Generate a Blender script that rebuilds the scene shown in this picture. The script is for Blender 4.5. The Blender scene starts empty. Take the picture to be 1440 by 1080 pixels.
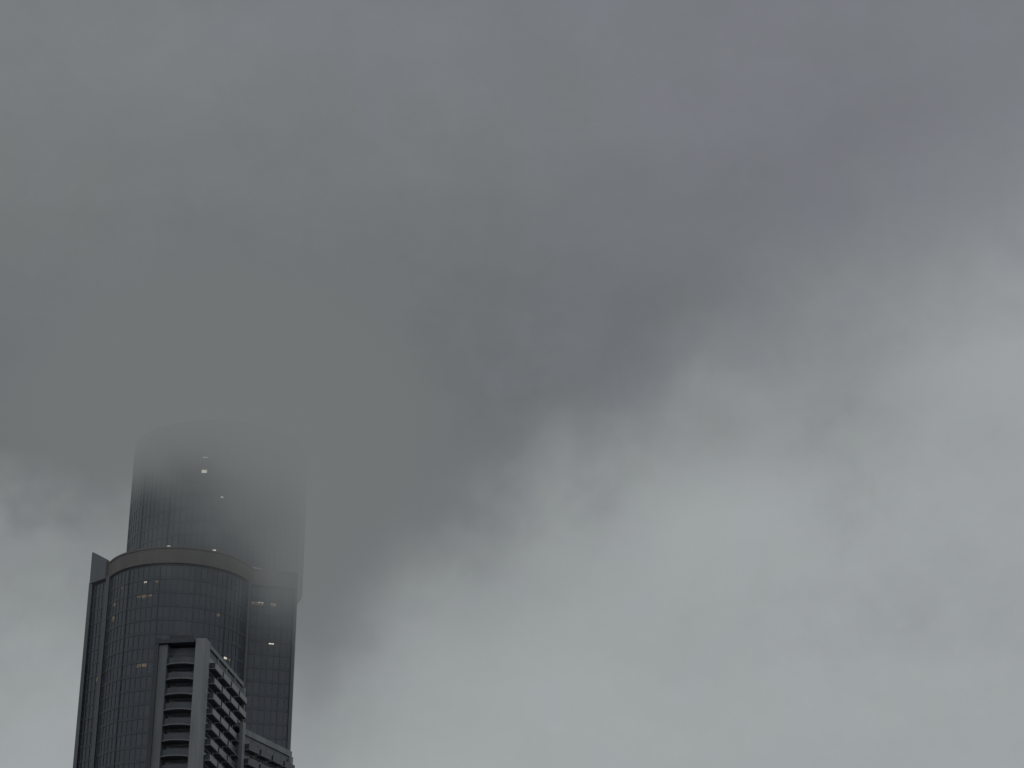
import bpy, bmesh, math, random
from mathutils import Vector
random.seed(7)
sc=bpy.context.scene
sc.view_settings.view_transform='Standard'
sc.view_settings.look='None'
sc.view_settings.exposure=0
TH=math.radians(25.0)

# ---------------- node helpers ----------------
class NB:
    def __init__(s,nt): s.nt=nt
    def n(s,t,**k):
        nd=s.nt.nodes.new(t)
        for a,b in k.items(): setattr(nd,a,b)
        return nd
    def put(s,sock,v):
        if hasattr(v,'is_output'): s.nt.links.new(v,sock)
        else: sock.default_value=v
    def m(s,op,a,b=None,c=None,clamp=False):
        nd=s.n('ShaderNodeMath',operation=op,use_clamp=clamp)
        s.put(nd.inputs[0],a)
        if b is not None: s.put(nd.inputs[1],b)
        if c is not None: s.put(nd.inputs[2],c)
        return nd.outputs[0]
    def dot(s,a,v):
        nd=s.n('ShaderNodeVectorMath',operation='DOT_PRODUCT')
        s.put(nd.inputs[0],a); nd.inputs[1].default_value=v
        return nd.outputs['Value']
    def smooth(s,x,a,b,c=0.0,d=1.0):
        nd=s.n('ShaderNodeMapRange',interpolation_type='SMOOTHSTEP')
        s.put(nd.inputs[0],x); s.put(nd.inputs[1],a); s.put(nd.inputs[2],b); s.put(nd.inputs[3],c); s.put(nd.inputs[4],d)
        return nd.outputs[0]
    def lin(s,x,a,b,c=0.0,d=1.0):
        nd=s.n('ShaderNodeMapRange')
        s.put(nd.inputs[0],x); s.put(nd.inputs[1],a); s.put(nd.inputs[2],b); s.put(nd.inputs[3],c); s.put(nd.inputs[4],d)
        return nd.outputs[0]
    def noise(s,vec,scale,detail=3,rough=.5,dist=0.0):
        nd=s.n('ShaderNodeTexNoise'); s.put(nd.inputs['Vector'],vec)
        nd.inputs['Scale'].default_value=scale; nd.inputs['Detail'].default_value=detail
        nd.inputs['Roughness'].default_value=rough; nd.inputs['Distortion'].default_value=dist
        return nd.outputs[0]
    def curve(s,x,pts):
        nd=s.n('ShaderNodeFloatCurve'); s.put(nd.inputs['Value'],x)
        cu=nd.mapping.curves[0]
        cu.points[0].location=pts[0]; cu.points[1].location=pts[-1]
        for p in pts[1:-1]: cu.points.new(*p)
        nd.mapping.update()
        return nd.outputs[0]
    def mixc(s,f,a,b):
        nd=s.n('ShaderNodeMix',data_type='RGBA')
        s.put(nd.inputs[0],f); s.put(nd.inputs[6],a); s.put(nd.inputs[7],b)
        return nd.outputs[2]
def newmat(name):
    m=bpy.data.materials.new(name); m.use_nodes=True
    m.node_tree.nodes.clear()
    nb=NB(m.node_tree); out=nb.n('ShaderNodeOutputMaterial')
    return m,nb,out
def principled(name,col,rough,var=.15,scale=.4,ior=1.5,metal=0.0,streak=True):
    m,nb,out=newmat(name)
    b=nb.n('ShaderNodeBsdfPrincipled')
    tc=nb.n('ShaderNodeTexCoord')
    mp=nb.n('ShaderNodeMapping'); nb.put(mp.inputs[0],tc.outputs['Object'])
    mp.inputs['Scale'].default_value=(1,1,.12 if streak else 1)
    n1=nb.noise(mp.outputs[0],scale,5,.6)
    f=nb.lin(n1,.3,.7)
    c0=tuple(c*(1-var) for c in col)+(1,); c1=tuple(c*(1+var) for c in col)+(1,)
    nb.put(b.inputs['Base Color'],nb.mixc(f,c0,c1))
    b.inputs['Roughness'].default_value=rough; b.inputs['IOR'].default_value=ior
    b.inputs['Metallic'].default_value=metal
    nb.put(out.inputs[0],b.outputs[0])
    return m
def emis(name,col,st):
    m,nb,out=newmat(name)
    e=nb.n('ShaderNodeEmission'); e.inputs[0].default_value=col+(1,)
    tc=nb.n('ShaderNodeTexCoord'); nn=nb.noise(tc.outputs['Object'],1.3,2)
    nb.put(e.inputs[1],nb.lin(nn,.3,.7,st*.4,st*1.4))
    nb.put(out.inputs[0],e.outputs[0]); return m

def glass(name,cola,colb,ior,rough):
    m,nb,out=newmat(name)
    b=nb.n('ShaderNodeBsdfPrincipled')
    at=nb.n('ShaderNodeAttribute',attribute_name='tint')
    tc=nb.n('ShaderNodeTexCoord')
    n1=nb.noise(tc.outputs['Object'],.07,3,.6)
    f=nb.m('ADD',nb.m('MULTIPLY',at.outputs['Fac'],.6),nb.lin(n1,.3,.7,0,.4))
    nb.put(b.inputs['Base Color'],nb.mixc(f,cola+(1,),colb+(1,)))
    b.inputs['Roughness'].default_value=rough; b.inputs['IOR'].default_value=ior
    nb.put(out.inputs[0],b.outputs[0]); return m

M={}
M['glass']=glass('blue_curtain_glass',(.043,.054,.070),(.088,.105,.128),1.6,.2)
M['span']=principled('spandrel_panel',(.076,.090,.106),.35,.12)
M['mull']=principled('mullion_metal',(.082,.095,.110),.4,.1)
M['crown']=principled('bronze_crown_cladding',(.165,.153,.138),.55,.14)
M['fin']=principled('grey_metal_fin',(.16,.173,.185),.5,.15)
M['roof']=principled('roof_membrane',(.12,.12,.12),.9,.15,streak=False)
M['lit']=emis('lit_ceiling_light',(1,.95,.82),.7)
M['warm']=emis('warm_interior',(1,.86,.66),.10)
M['conc']=principled('painted_concrete',(.28,.30,.31),.8,.22,.5)
M['conc2']=principled('grey_concrete',(.20,.215,.225),.8,.16,.5)
M['dark']=principled('dark_cladding',(.07,.078,.088),.6,.25,.6)
M['bglass']=glass('apartment_window_glass',(.035,.04,.048),(.11,.12,.13),1.5,.1)
M['bal']=principled('balustrade_dark_glass',(.065,.075,.087),.25,.2)
M['soff']=principled('balcony_soffit',(.16,.17,.18),.9,.1)

def empty(name,loc=(0,0,0),rz=0):
    e=bpy.data.objects.new(name,None); sc.collection.objects.link(e)
    e.location=loc; e.rotation_euler=(0,0,rz); return e
class MB:
    def __init__(s,name,mats,parent=None):
        s.name=name; s.v=[]; s.f=[]; s.mi=[]; s.t=[]; s.mats=mats; s.parent=parent
    def quad(s,p,mi=0,t=0.5):
        i=len(s.v); s.v+= [tuple(q) for q in p]; s.f.append(tuple(range(i,i+len(p)))); s.mi.append(mi); s.t.append(t)
    def box(s,x0,x1,y0,y1,z0,z1,mi=0,t=.5):
        c=[(x0,y0,z0),(x1,y0,z0),(x1,y1,z0),(x0,y1,z0),(x0,y0,z1),(x1,y0,z1),(x1,y1,z1),(x0,y1,z1)]
        for f in ((0,3,2,1),(4,5,6,7),(0,1,5,4),(1,2,6,5),(2,3,7,6),(3,0,4,7)):
            s.quad([c[i] for i in f],mi,t)
    def prism(s,pts,z0,z1,mi=0,t=.5,cap=True):
        n=len(pts)
        for i in range(n):
            a=pts[i]; b=pts[(i+1)%n]
            s.quad([(a[0],a[1],z0),(b[0],b[1],z0),(b[0],b[1],z1),(a[0],a[1],z1)],mi,t)
        if cap:
            s.quad([(p[0],p[1],z1) for p in pts],mi,t)
            s.quad([(p[0],p[1],z0) for p in reversed(pts)],mi,t)
    def done(s):
        me=bpy.data.meshes.new(s.name); me.from_pydata(s.v,[],s.f)
        for k in s.mats: me.materials.append(M[k])
        me.polygons.foreach_set('material_index',s.mi)
        a=me.attributes.new('tint','FLOAT','FACE'); a.data.foreach_set('value',s.t)
        me.update()
        o=bpy.data.objects.new(s.name,me); sc.collection.objects.link(o)
        if s.parent: o.parent=s.parent
        return o

def offset(pts,d):
    n=len(pts);o=[]
    for i in range(n):
        a=Vector(pts[i-1]);b=Vector(pts[i]);c=Vector(pts[(i+1)%n])
        d1=(b-a).normalized();d2=(c-b).normalized()
        nn=(Vector((d1.y,-d1.x))+Vector((d2.y,-d2.x)))
        nn=nn.normalized()
        o.append(tuple(b+nn*d))
    return o
PANELS=[]
def facade(prefix,parent,pts,z0,z1,h):
    n=len(pts); G=MB(prefix+'glass_panels',['glass'],parent); S=MB(prefix+'spandrels',['span'],parent); U=MB(prefix+'mullions',['mull','fin'],parent)
    nf=int(round((z1-z0)/h)); h=(z1-z0)/nf
    for i in range(n):
        a=Vector(pts[i]);b=Vector(pts[(i+1)%n]);d=(b-a).normalized();o=Vector((d.y,-d.x))
        col=random.random()
        for f in range(nf):
            za=z0+f*h; zb=za+h
            sp=.75
            tl=[random.uniform(-.012,.012) for _ in range(3)]
            p=[(a.x,a.y,za+sp),(b.x,b.y,za+sp),(b.x,b.y,zb),(a.x,a.y,zb)]
            q=[]
            for k,c in enumerate(p):
                w=tl[k] if k<3 else tl[0]-tl[1]+tl[2]
                q.append((c[0]+o.x*w,c[1]+o.y*w,c[2]))
            t=min(1,max(0,.45*col+.55*random.random()**1.6))
            G.quad(q,0,t)
            PANELS.append(((a+b)/2,o,d,(b-a).length,za+sp,zb))
            e=.08
            A=a+o*e;B=b+o*e
            S.quad([(A.x,A.y,za),(B.x,B.y,za),(B.x,B.y,za+sp),(A.x,A.y,za+sp)])
            S.quad([(a.x,a.y,za),(b.x,b.y,za),(B.x,B.y,za),(A.x,A.y,za)])
            S.quad([(A.x,A.y,za+sp),(B.x,B.y,za+sp),(b.x,b.y,za+sp),(a.x,a.y,za+sp)])
        big=(i%6==0)
        w=.12 if big else .06; e=.26 if big else .12
        q=[a-d*w+o*-.1,a+d*w+o*-.1,a+d*w+o*e,a-d*w+o*e]
        U.prism([(v.x,v.y) for v in reversed(q)],z0,z1+.002*i/n,0)
    G.done();S.done();U.done()

# ---------------- skyscraper ----------------
sky=empty('skyscraper')
P1=Vector((-95.6,481.));P2=Vector((-80,471.5));P3=Vector((-63.4,484.5))
def circ(a,b,c):
    ax,ay,bx,by,cx,cy=*a,*b,*c
    d=2*(ax*(by-cy)+bx*(cy-ay)+cx*(ay-by))
    ux=((ax*ax+ay*ay)*(by-cy)+(bx*bx+by*by)*(cy-ay)+(cx*cx+cy*cy)*(ay-by))/d
    uy=((ax*ax+ay*ay)*(cx-bx)+(bx*bx+by*by)*(ax-cx)+(cx*cx+cy*cy)*(bx-ax))/d
    return Vector((ux,uy))
C=circ(P1,P2,P3);R=(P1-C).length
a1=math.atan2(P1.y-C.y,P1.x-C.x);a3=math.atan2(P3.y-C.y,P3.x-C.x)
if a1>a3: a1-=2*math.pi
NA=30
arc=[(C.x+R*math.cos(a1+(a3-a1)*k/NA),C.y+R*math.sin(a1+(a3-a1)*k/NA)) for k in range(NA+1)]
straight=[(-62.6,486.6),(-52.4,489.5),(-57.0,526),(-101,526),(-100.9,486)]
cut=[]
for i in range(len(straight)-1):
    a=Vector(straight[i]);b=Vector(straight[i+1]);k=max(1,round((b-a).length/1.5))
    cut+=[tuple(a.lerp(b,j/k)) for j in range(k)]
cut.append(straight[-1])
a=Vector(straight[-1]);b=Vector(arc[0]);k=round((b-a).length/1.5)
cut+=[tuple(a.lerp(b,j/k)) for j in range(1,k)]
plan=arc+cut
ZL=174.4
facade('tower_',sky,plan,0,ZL,3.35)
cr=MB('crown_band',['crown','dark','roof'],sky)
cr.prism(offset(plan,-.25),ZL,ZL+.7,1)
cr.prism(offset(plan,.35),ZL+.7,ZL+4.3,0)
cr.prism(offset(plan,.55),ZL+4.3,ZL+4.7,0)
cr.prism(offset(plan,-1.2),ZL+4.7,ZL+4.75,2)
cr.done()
fn=MB('shoulder_fin',['fin'],sky)
def slopebox(mb,a,b,th,z0,za,zb,mi=0):
    a=Vector(a);b=Vector(b);d=(b-a).normalized();o=Vector((d.y,-d.x))*th
    p=[a,b,b-o,a-o]
    zt=[za,zb,zb,za]
    mb.quad([(p[i].x,p[i].y,zt[i]) for i in range(4)],mi)
    for i in range(4):
        j=(i+1)%4
        mb.quad([(p[i].x,p[i].y,z0),(p[j].x,p[j].y,z0),(p[j].x,p[j].y,zt[j]),(p[i].x,p[i].y,zt[i])],mi)
    mb.quad([(p[i].x,p[i].y,z0) for i in (3,2,1,0)],mi)
slopebox(fn,(-101.6,485.3),(-97.2,481.3),.7,ZL+.5,183.0,179.6)
slopebox(fn,(-101.7,520),(-101.65,485.4),.5,ZL+.5,182.9,182.9)
for (x,y,w,dp) in ((-96.4,481.2,.8,1.0),(-63.3,485.2,1.3,1.4),(-101.3,485.6,.8,.9),(-52.3,489.1,.7,.7)):
    fn.box(x-w/2,x+w/2,y-dp/2,y+dp/2+.6,0,ZL+.65)
fn.done()
CC=Vector((-74.4,503.6));RR=21.9
drum=[(CC.x+RR*math.cos(2*math.pi*k/88),CC.y+RR*math.sin(2*math.pi*k/88)) for k in range(88)]
facade('drum_',sky,drum,ZL+4.8,213.5,3.35)
tp=MB('drum_parapet',['span','roof','dark'],sky)
tp.prism(offset(drum,.25),213.5,216.3,0)
tp.prism(offset(drum,-.8),216.3,216.35,1)
tp.prism([(CC.x+8*math.cos(t*.5236),CC.y+8*math.sin(t*.5236)) for t in range(12)],216.35,220,2)
tp.done()
lw=MB('lit_windows',['lit','warm'],sky)
def lit(x,z,yr,mi=0,wf=.8,hf=.3):
    best=min((p for p in PANELS if yr[0]<p[0].y<yr[1]),key=lambda p:(p[0].x-x)**2+(((p[4]+p[5])/2-z)**2))
    c,o,d,L,za,zb=best
    w=L*wf/2; h=(zb-za)*hf; z1=zb-.15; z0=z1-h
    a=c-d*w+o*.035;b=c+d*w+o*.035
    lw.quad([(a.x,a.y,z0),(b.x,b.y,z0),(b.x,b.y,z1),(a.x,a.y,z1)],mi)
F=(468,492)
lit(-86.5,169,F,0,.5,.15)
for x in (-93.5,-87.5,-85.5,-84): lit(x,166,F,1,.8,random.uniform(.15,.35))
for x in (-92,-82.5): lit(x,169.3,F,1,.7,.25)
lit(-93.3,163,F,1,.8,.5)
lit(-67.2,154.5,F,0,.8,.2);lit(-65.8,154.5,F,1,.5,.25);lit(-68.4,164.5,F,1,.6,.3)
for x in (-86.5,-85): lit(x,149,F,1,.8,.3)
lit(-97.6,148.4,F,1,.6,.4)
for x in (-61.5,-60.2,-57.2): lit(x,170.4,F,1,.9,.3)
lit(-60.2,170.4,F,0,.9,.08)
lit(-57.1,161,F,0,.8,.10)
D3=(481,484.5)
lit(-75.5,202,D3,0,.9,.3);lit(-75.5,205,D3,0,.7,.10);lit(-70.5,194,D3,0,.4,.15)
lw.done()
ll=MB('ledge_lamps',['lit','dark'],sky)
for x,y in ((-81,472.4),(-70.6,475)):
    ll.box(x-.4,x+.4,y-.15,y+.15,179.5,179.7,0); ll.box(x-.1,x+.1,y-.1,y+.1,179.1,179.5,1)
ll.done()

# ---------------- apartment building ----------------
ap=empty('apartment_building',(-59.9,400,0),math.radians(-8))
H=133.2; ST=3.06; W=9.4; D=28.8
wl=MB('walls',['conc','conc2','dark'],ap)
wl.box(-W+.2,-1.6,1.9,D,0,H-1.2,1)
wl.box(-W,-7.7,0,3,0,H-1.0,1)
wl.box(-2.1,0,0,3.2,0,H,0)
wl.box(-1.7,-.25,3.2,D-.3,0,H-1.3,1)
wl.box(-W-.75,-W-.003,-.5,6,0,H+.3,2)
wl.box(-W-.75,-2.3,-.55,3.0,H-.85,H-.1,2)
wl.box(-7.9,-3.0,1.2,8,H-.097,H+1.3,2)
wl.box(-6.9,-4.0,3,7,H+1.3,H+2.0,1)
wl.box(-1.7,.1,3.2,D,H-1.2,H-.4,0)
for yy in (9.2,15.6,22.0): wl.box(-.25,.02,yy,yy+.5,0,H-1.3,0)
wl.box(-1.6,.5,D-.3,D+.3,0,H-1.5,0)
wl.box(-5.6,-4.6,12,14,H-1.2,H+1.6,1)
wl.box(-1.3,-.6,6,7.2,H-.4,H+.5,1)
wl.box(-1.3,-.6,13,13.8,H-.4,H+.3,1)
wl.done()
wn=MB('windows',['bglass','mull'],ap)
sl=MB('balcony_slabs',['conc2','soff'],ap)
bl=MB('balustrades',['bal','mull'],ap)
nst=int((H-3)/ST)
for k in range(nst+1):
    z=H-2.2-ST*(k+1)
    if z<0: break
    for j in range(3):
        x0=-7.6+j*1.85
        wn.box(x0+.06,x0+1.79,1.78,1.9,z+.3,z+2.6,0,random.random())
    pts=[(-7.65,1.75)]+[(-7.65+5.5*t/8, .0-.95*math.sin(math.pi*t/8)**.6 if 0<t<8 else 0.0) for t in range(9)]+[(-2.15,1.75)]
    sl.prism(pts,z,z+.24,0)
    q=[p for p in pts[1:-1]]
    for a,b in zip(q[:-1],q[1:]):
        a2=Vector(a)+Vector((0,.02));b2=Vector(b)+Vector((0,.02))
        bl.prism([tuple(a2),tuple(b2),(b2.x,b2.y+.06),(a2.x,a2.y+.06)],z+.243,z+1.35,0)
    if random.random()<.4:
        fx=random.uniform(-7.2,-4)
        wn.box(fx,fx+random.uniform(.6,1.4),1.0,1.5,z+.243,z+random.uniform(.8,2.0),1)
    for (ya,yb) in ((3.6,9.0),(9.9,15.4),(16.3,21.8),(22.7,28.2)):
        m=(yb-ya)/3
        for j in range(3):
            wn.box(-.26,-.2,ya+j*m+.05,ya+(j+1)*m-.05,z+.25,z+2.55,0,random.random())
        sl.box(-.24,1.15,ya-.1,yb+.1,z,z+.22,0)
        bl.box(1.05,1.12,ya,yb,z+.223,z+1.3,0)
        bl.box(-.2,1.05,ya,ya+.06,z+.223,z+1.3,0)
wn.done();sl.done();bl.done()

ap2=empty('lower_apartment_building',(-54.4,425,0),math.radians(90-24))
HW=122.0
w1=MB('walls',['conc','conc2','dark'],ap2)
w1.box(-1.5,19.1,.3,12,0,HW-1.2,1)
w1.box(-1.5,19.2,0,.5,HW-1.2,HW,0)
w1.box(-1.6,-.6,-.3,.5,0,HW+1.0,0)
w1.box(18.2,19.25,-.3,.3,0,HW-1.25,0)
w1.box(2,14,3,9,HW-1.2,HW+.6,2)
w1.done()
w2=MB('windows',['bglass'],ap2);w3=MB('balcony_slabs',['conc2'],ap2);w4=MB('balustrades',['bal'],ap2)
for k in range(39):
    z=HW-1.5-ST*(k+1)
    if z<0: break
    for j in range(6):
        x0=-.4+j*3.1
        w2.box(x0+.1,x0+2.9,.22,.3,z+.3,z+2.6,0,random.random())
    for j in (0,1,2,3):
        x0=-.3+j*4.9
        w3.box(x0,x0+4.2,-1.2,.28,z,z+.24)
        w4.box(x0,x0+4.2,-1.19,-1.12,z+.243,z+1.3)
        w4.box(x0,x0+.06,-1.12,.2,z+.243,z+1.3)
w2.done();w3.done();w4.done()

# ---------------- ground ----------------
gm=principled('city_ground_asphalt',(.06,.06,.06),.9,.3,.02,streak=False)
me=bpy.data.meshes.new('ground'); bm=bmesh.new(); bmesh.ops.create_circle(bm,cap_ends=True,segments=96,radius=4900); bm.to_mesh(me)
me.materials.append(gm); g=bpy.data.objects.new('ground',me); sc.collection.objects.link(g)

# ---------------- sky dome (overcast cloud deck) ----------------
m,nb,out=newmat('overcast_cloud_sky')
tc=nb.n('ShaderNodeTexCoord')
vn=nb.n('ShaderNodeVectorMath',operation='NORMALIZE'); nb.put(vn.inputs[0],tc.outputs['Object'])
d=vn.outputs[0]
U=(0,-math.sin(TH),math.cos(TH)); Fw=(0,math.cos(TH),math.sin(TH))
u=nb.dot(d,(1,0,0)); v=nb.dot(d,U); w=nb.dot(d,Fw)
def sp(px,py):
    a=(px-720)/3000;b=(540-py)/3000;l=math.sqrt(1+a*a+b*b); return a/l,b/l
S=1/3000
nz2=nb.noise(d,20,3,.5,.3); nz4=nb.noise(d,50,3,.5,.4)
mp=nb.n('ShaderNodeMapping'); nb.put(mp.inputs[0],d); mp.inputs['Rotation'].default_value=(0,math.radians(32),0); mp.inputs['Scale'].default_value=(7,14,22)
nstk=nb.noise(mp.outputs[0],1.0,4,.5)
edge=[(0,708),(150,700),(300,780),(400,915),(440,915),(500,840),(600,765),(700,712),(760,655),(860,605),(940,545),(1040,480),(1150,410),(1300,320),(1440,240)]
def nu(x): return (x+.25)/.5
def nv(y): return (y+.2)/.4
ec=nb.curve(nb.lin(u,-.25,.25),[(nu(sp(x,y)[0]),nv(sp(x,y)[1])) for x,y in edge])
wd=[(0,55),(300,80),(450,125),(600,115),(750,110),(950,130),(1100,190),(1440,230)]
wc=nb.curve(nb.lin(u,-.25,.25),[(nu(sp(x,540)[0]),y/400) for x,y in wd])
ev=nb.lin(ec,0,1,-.2,.2)
wh=nb.m('MULTIPLY',wc,400*S)
s=nb.m('SUBTRACT',v,ev)
s=nb.m('ADD',s,nb.lin(nz2,.25,.75,-48*S,48*S))
s=nb.m('ADD',s,nb.lin(nz4,.25,.75,-20*S,20*S))
t=nb.smooth(nb.m('DIVIDE',s,wh),-1.0,1.0,1,0)
gd=nb.smooth(v,sp(720,560)[1],sp(720,0)[1],.449,.490)
depth=nb.m('MULTIPLY',s,-1)
gl=nb.smooth(depth,0,330*S,.576,.643)
g=nb.m('ADD',nb.m('MULTIPLY',gd,nb.m('SUBTRACT',1,t)),nb.m('MULTIPLY',gl,t))
def blob(px,py,rad,amp,sx=1.0):
    global g
    a,b=sp(px,py)
    du=nb.m('MULTIPLY',nb.m('SUBTRACT',u,a),1/(rad*S*sx)); dv=nb.m('MULTIPLY',nb.m('SUBTRACT',v,b),1/(rad*S))
    r2=nb.m('ADD',nb.m('MULTIPLY',du,du),nb.m('MULTIPLY',dv,dv))
    r2=nb.m('ADD',r2,nb.lin(nz4,.25,.75,-.5,.5))
    e=nb.m('EXPONENT',nb.m('MULTIPLY',r2,-1))
    e=nb.m('MULTIPLY',e,nb.smooth(w,.5,.8))
    g=nb.m('ADD',g,nb.m('MULTIPLY',e,amp))
blob(1180,610,85,-.038,1.1); blob(1010,600,50,-.018); blob(1200,720,50,-.018,1.5)
blob(850,730,90,.012,1.6); blob(1250,880,80,-.020,3); blob(60,860,150,-.03,1.6); blob(480,960,110,-.02)
blob(1400,470,110,.012); blob(700,480,120,-.010,2); blob(1030,530,50,.012,1.6)
blob(1360,960,60,.008,2); blob(1050,690,60,.010,1.5); blob(1380,600,100,-.015)
g=nb.m('ADD',g,nb.lin(nstk,.25,.75,-.011,.011))
g=nb.m('ADD',g,nb.lin(nz2,.25,.75,-.006,.006))
g=nb.m('ADD',g,nb.lin(nz4,.25,.75,-.004,.004))
g=nb.m('ADD',g,nb.lin(nb.noise(d,200,3,.6),.25,.75,-.003,.003))
lin_=nb.m('POWER',nb.m('DIVIDE',nb.m('ADD',g,.055),1.055),2.4)
lin_=nb.m('MULTIPLY',lin_,nb.smooth(w,.85,-.3,1,2.0))
pur=nb.m('ADD',nb.lin(nb.noise(d,10,3,.5),.3,.7,-.2,.2),nb.smooth(nb.m('ADD',u,v),-.15,.3,.15,.8),clamp=True)
pur=nb.m('MULTIPLY',pur,nb.m('SUBTRACT',1.0,nb.m('MULTIPLY',t,.6)))
pur=nb.m('ADD',pur,nb.lin(nb.noise(d,40,2,.5),.3,.7,-.12,.12),clamp=True)
tint=nb.mixc(pur,(.945,1.0,.99,1),(.965,1.0,1.10,1))
em=nb.n('ShaderNodeEmission'); nb.put(em.inputs[0],tint); nb.put(em.inputs[1],lin_)
tr=nb.n('ShaderNodeBsdfTransparent'); mx=nb.n('ShaderNodeMixShader'); mx.inputs[0].default_value=.06
nb.put(mx.inputs[1],em.outputs[0]); nb.put(mx.inputs[2],tr.outputs[0]); nb.put(out.inputs[0],mx.outputs[0])
m.cycles.emission_sampling='NONE'
me=bpy.data.meshes.new('sky'); bm=bmesh.new(); bmesh.ops.create_uvsphere(bm,u_segments=96,v_segments=48,radius=5000)
bmesh.ops.reverse_faces(bm,faces=bm.faces)
bm.to_mesh(me); me.materials.append(m); dome=bpy.data.objects.new('sky',me); sc.collection.objects.link(dome)
for p in me.polygons: p.use_smooth=True

# ---------------- low cloud wrapping the tower top (self-lit volume) ----------------
m,nb,out=newmat('low_cloud_glow_volume')
tc=nb.n('ShaderNodeTexCoord'); geo=nb.n('ShaderNodeNewGeometry')
pos=geo.outputs['Position']
sx=nb.n('ShaderNodeSeparateXYZ'); nb.put(sx.inputs[0],pos)
x,y,z=sx.outputs
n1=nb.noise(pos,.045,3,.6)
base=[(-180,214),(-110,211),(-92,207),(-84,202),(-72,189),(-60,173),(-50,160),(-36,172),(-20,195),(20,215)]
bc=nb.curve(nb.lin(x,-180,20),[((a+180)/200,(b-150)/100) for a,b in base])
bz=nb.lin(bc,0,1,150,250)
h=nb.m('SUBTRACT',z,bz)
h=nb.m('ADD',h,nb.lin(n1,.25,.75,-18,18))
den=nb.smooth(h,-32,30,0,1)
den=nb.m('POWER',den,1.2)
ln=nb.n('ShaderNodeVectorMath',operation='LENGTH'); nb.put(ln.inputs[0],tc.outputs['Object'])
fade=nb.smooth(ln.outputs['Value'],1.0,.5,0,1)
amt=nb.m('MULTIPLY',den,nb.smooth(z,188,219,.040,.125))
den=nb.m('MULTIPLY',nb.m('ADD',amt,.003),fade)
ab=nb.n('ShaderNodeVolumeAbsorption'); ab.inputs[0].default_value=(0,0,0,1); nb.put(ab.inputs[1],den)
em=nb.n('ShaderNodeEmission'); em.inputs[0].default_value=(.163,.175,.177,1); nb.put(em.inputs[1],den)  # cloud glows by itself: emission toned to the sky replaces scattered skylight
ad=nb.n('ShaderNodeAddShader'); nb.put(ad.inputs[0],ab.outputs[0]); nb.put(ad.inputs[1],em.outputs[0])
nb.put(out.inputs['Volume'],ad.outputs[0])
m.cycles.volume_step_rate=.7
try: m.cycles.emission_sampling='NONE'
except: pass
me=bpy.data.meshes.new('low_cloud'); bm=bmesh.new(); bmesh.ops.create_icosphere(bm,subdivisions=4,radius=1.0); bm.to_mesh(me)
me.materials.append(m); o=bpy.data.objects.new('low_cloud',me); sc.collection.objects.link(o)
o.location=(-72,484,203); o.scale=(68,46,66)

# ---------------- world, sun, camera ----------------
wd_=bpy.data.worlds.new('World'); sc.world=wd_; wd_.use_nodes=True
nt=wd_.node_tree; bg=nt.nodes['Background']; st=nt.nodes.new('ShaderNodeTexSky'); st.sky_type='NISHITA'; st.sun_disc=False
st.sun_elevation=math.radians(38); st.sun_rotation=math.radians(160)
nt.links.new(st.outputs[0],bg.inputs[0]); bg.inputs[1].default_value=.06
L=bpy.data.lights.new('sun','SUN'); L.energy=1.0; L.angle=math.radians(25); L.color=(1,.96,.9)
lo=bpy.data.objects.new('sun',L); sc.collection.objects.link(lo)
az=math.radians(160); el=math.radians(38)
dirv=Vector((math.sin(az)*math.cos(el),math.cos(az)*math.cos(el),math.sin(el)))
lo.rotation_euler=(-dirv).to_track_quat('-Z','Y').to_euler()
cam=bpy.data.cameras.new('camera'); cam.sensor_width=36; cam.lens=75; cam.clip_end=15000; cam.clip_start=.1
co=bpy.data.objects.new('camera',cam); sc.collection.objects.link(co); co.location=(0,0,1.6); co.rotation_euler=(math.radians(90)+TH,0,0)
sc.camera=co
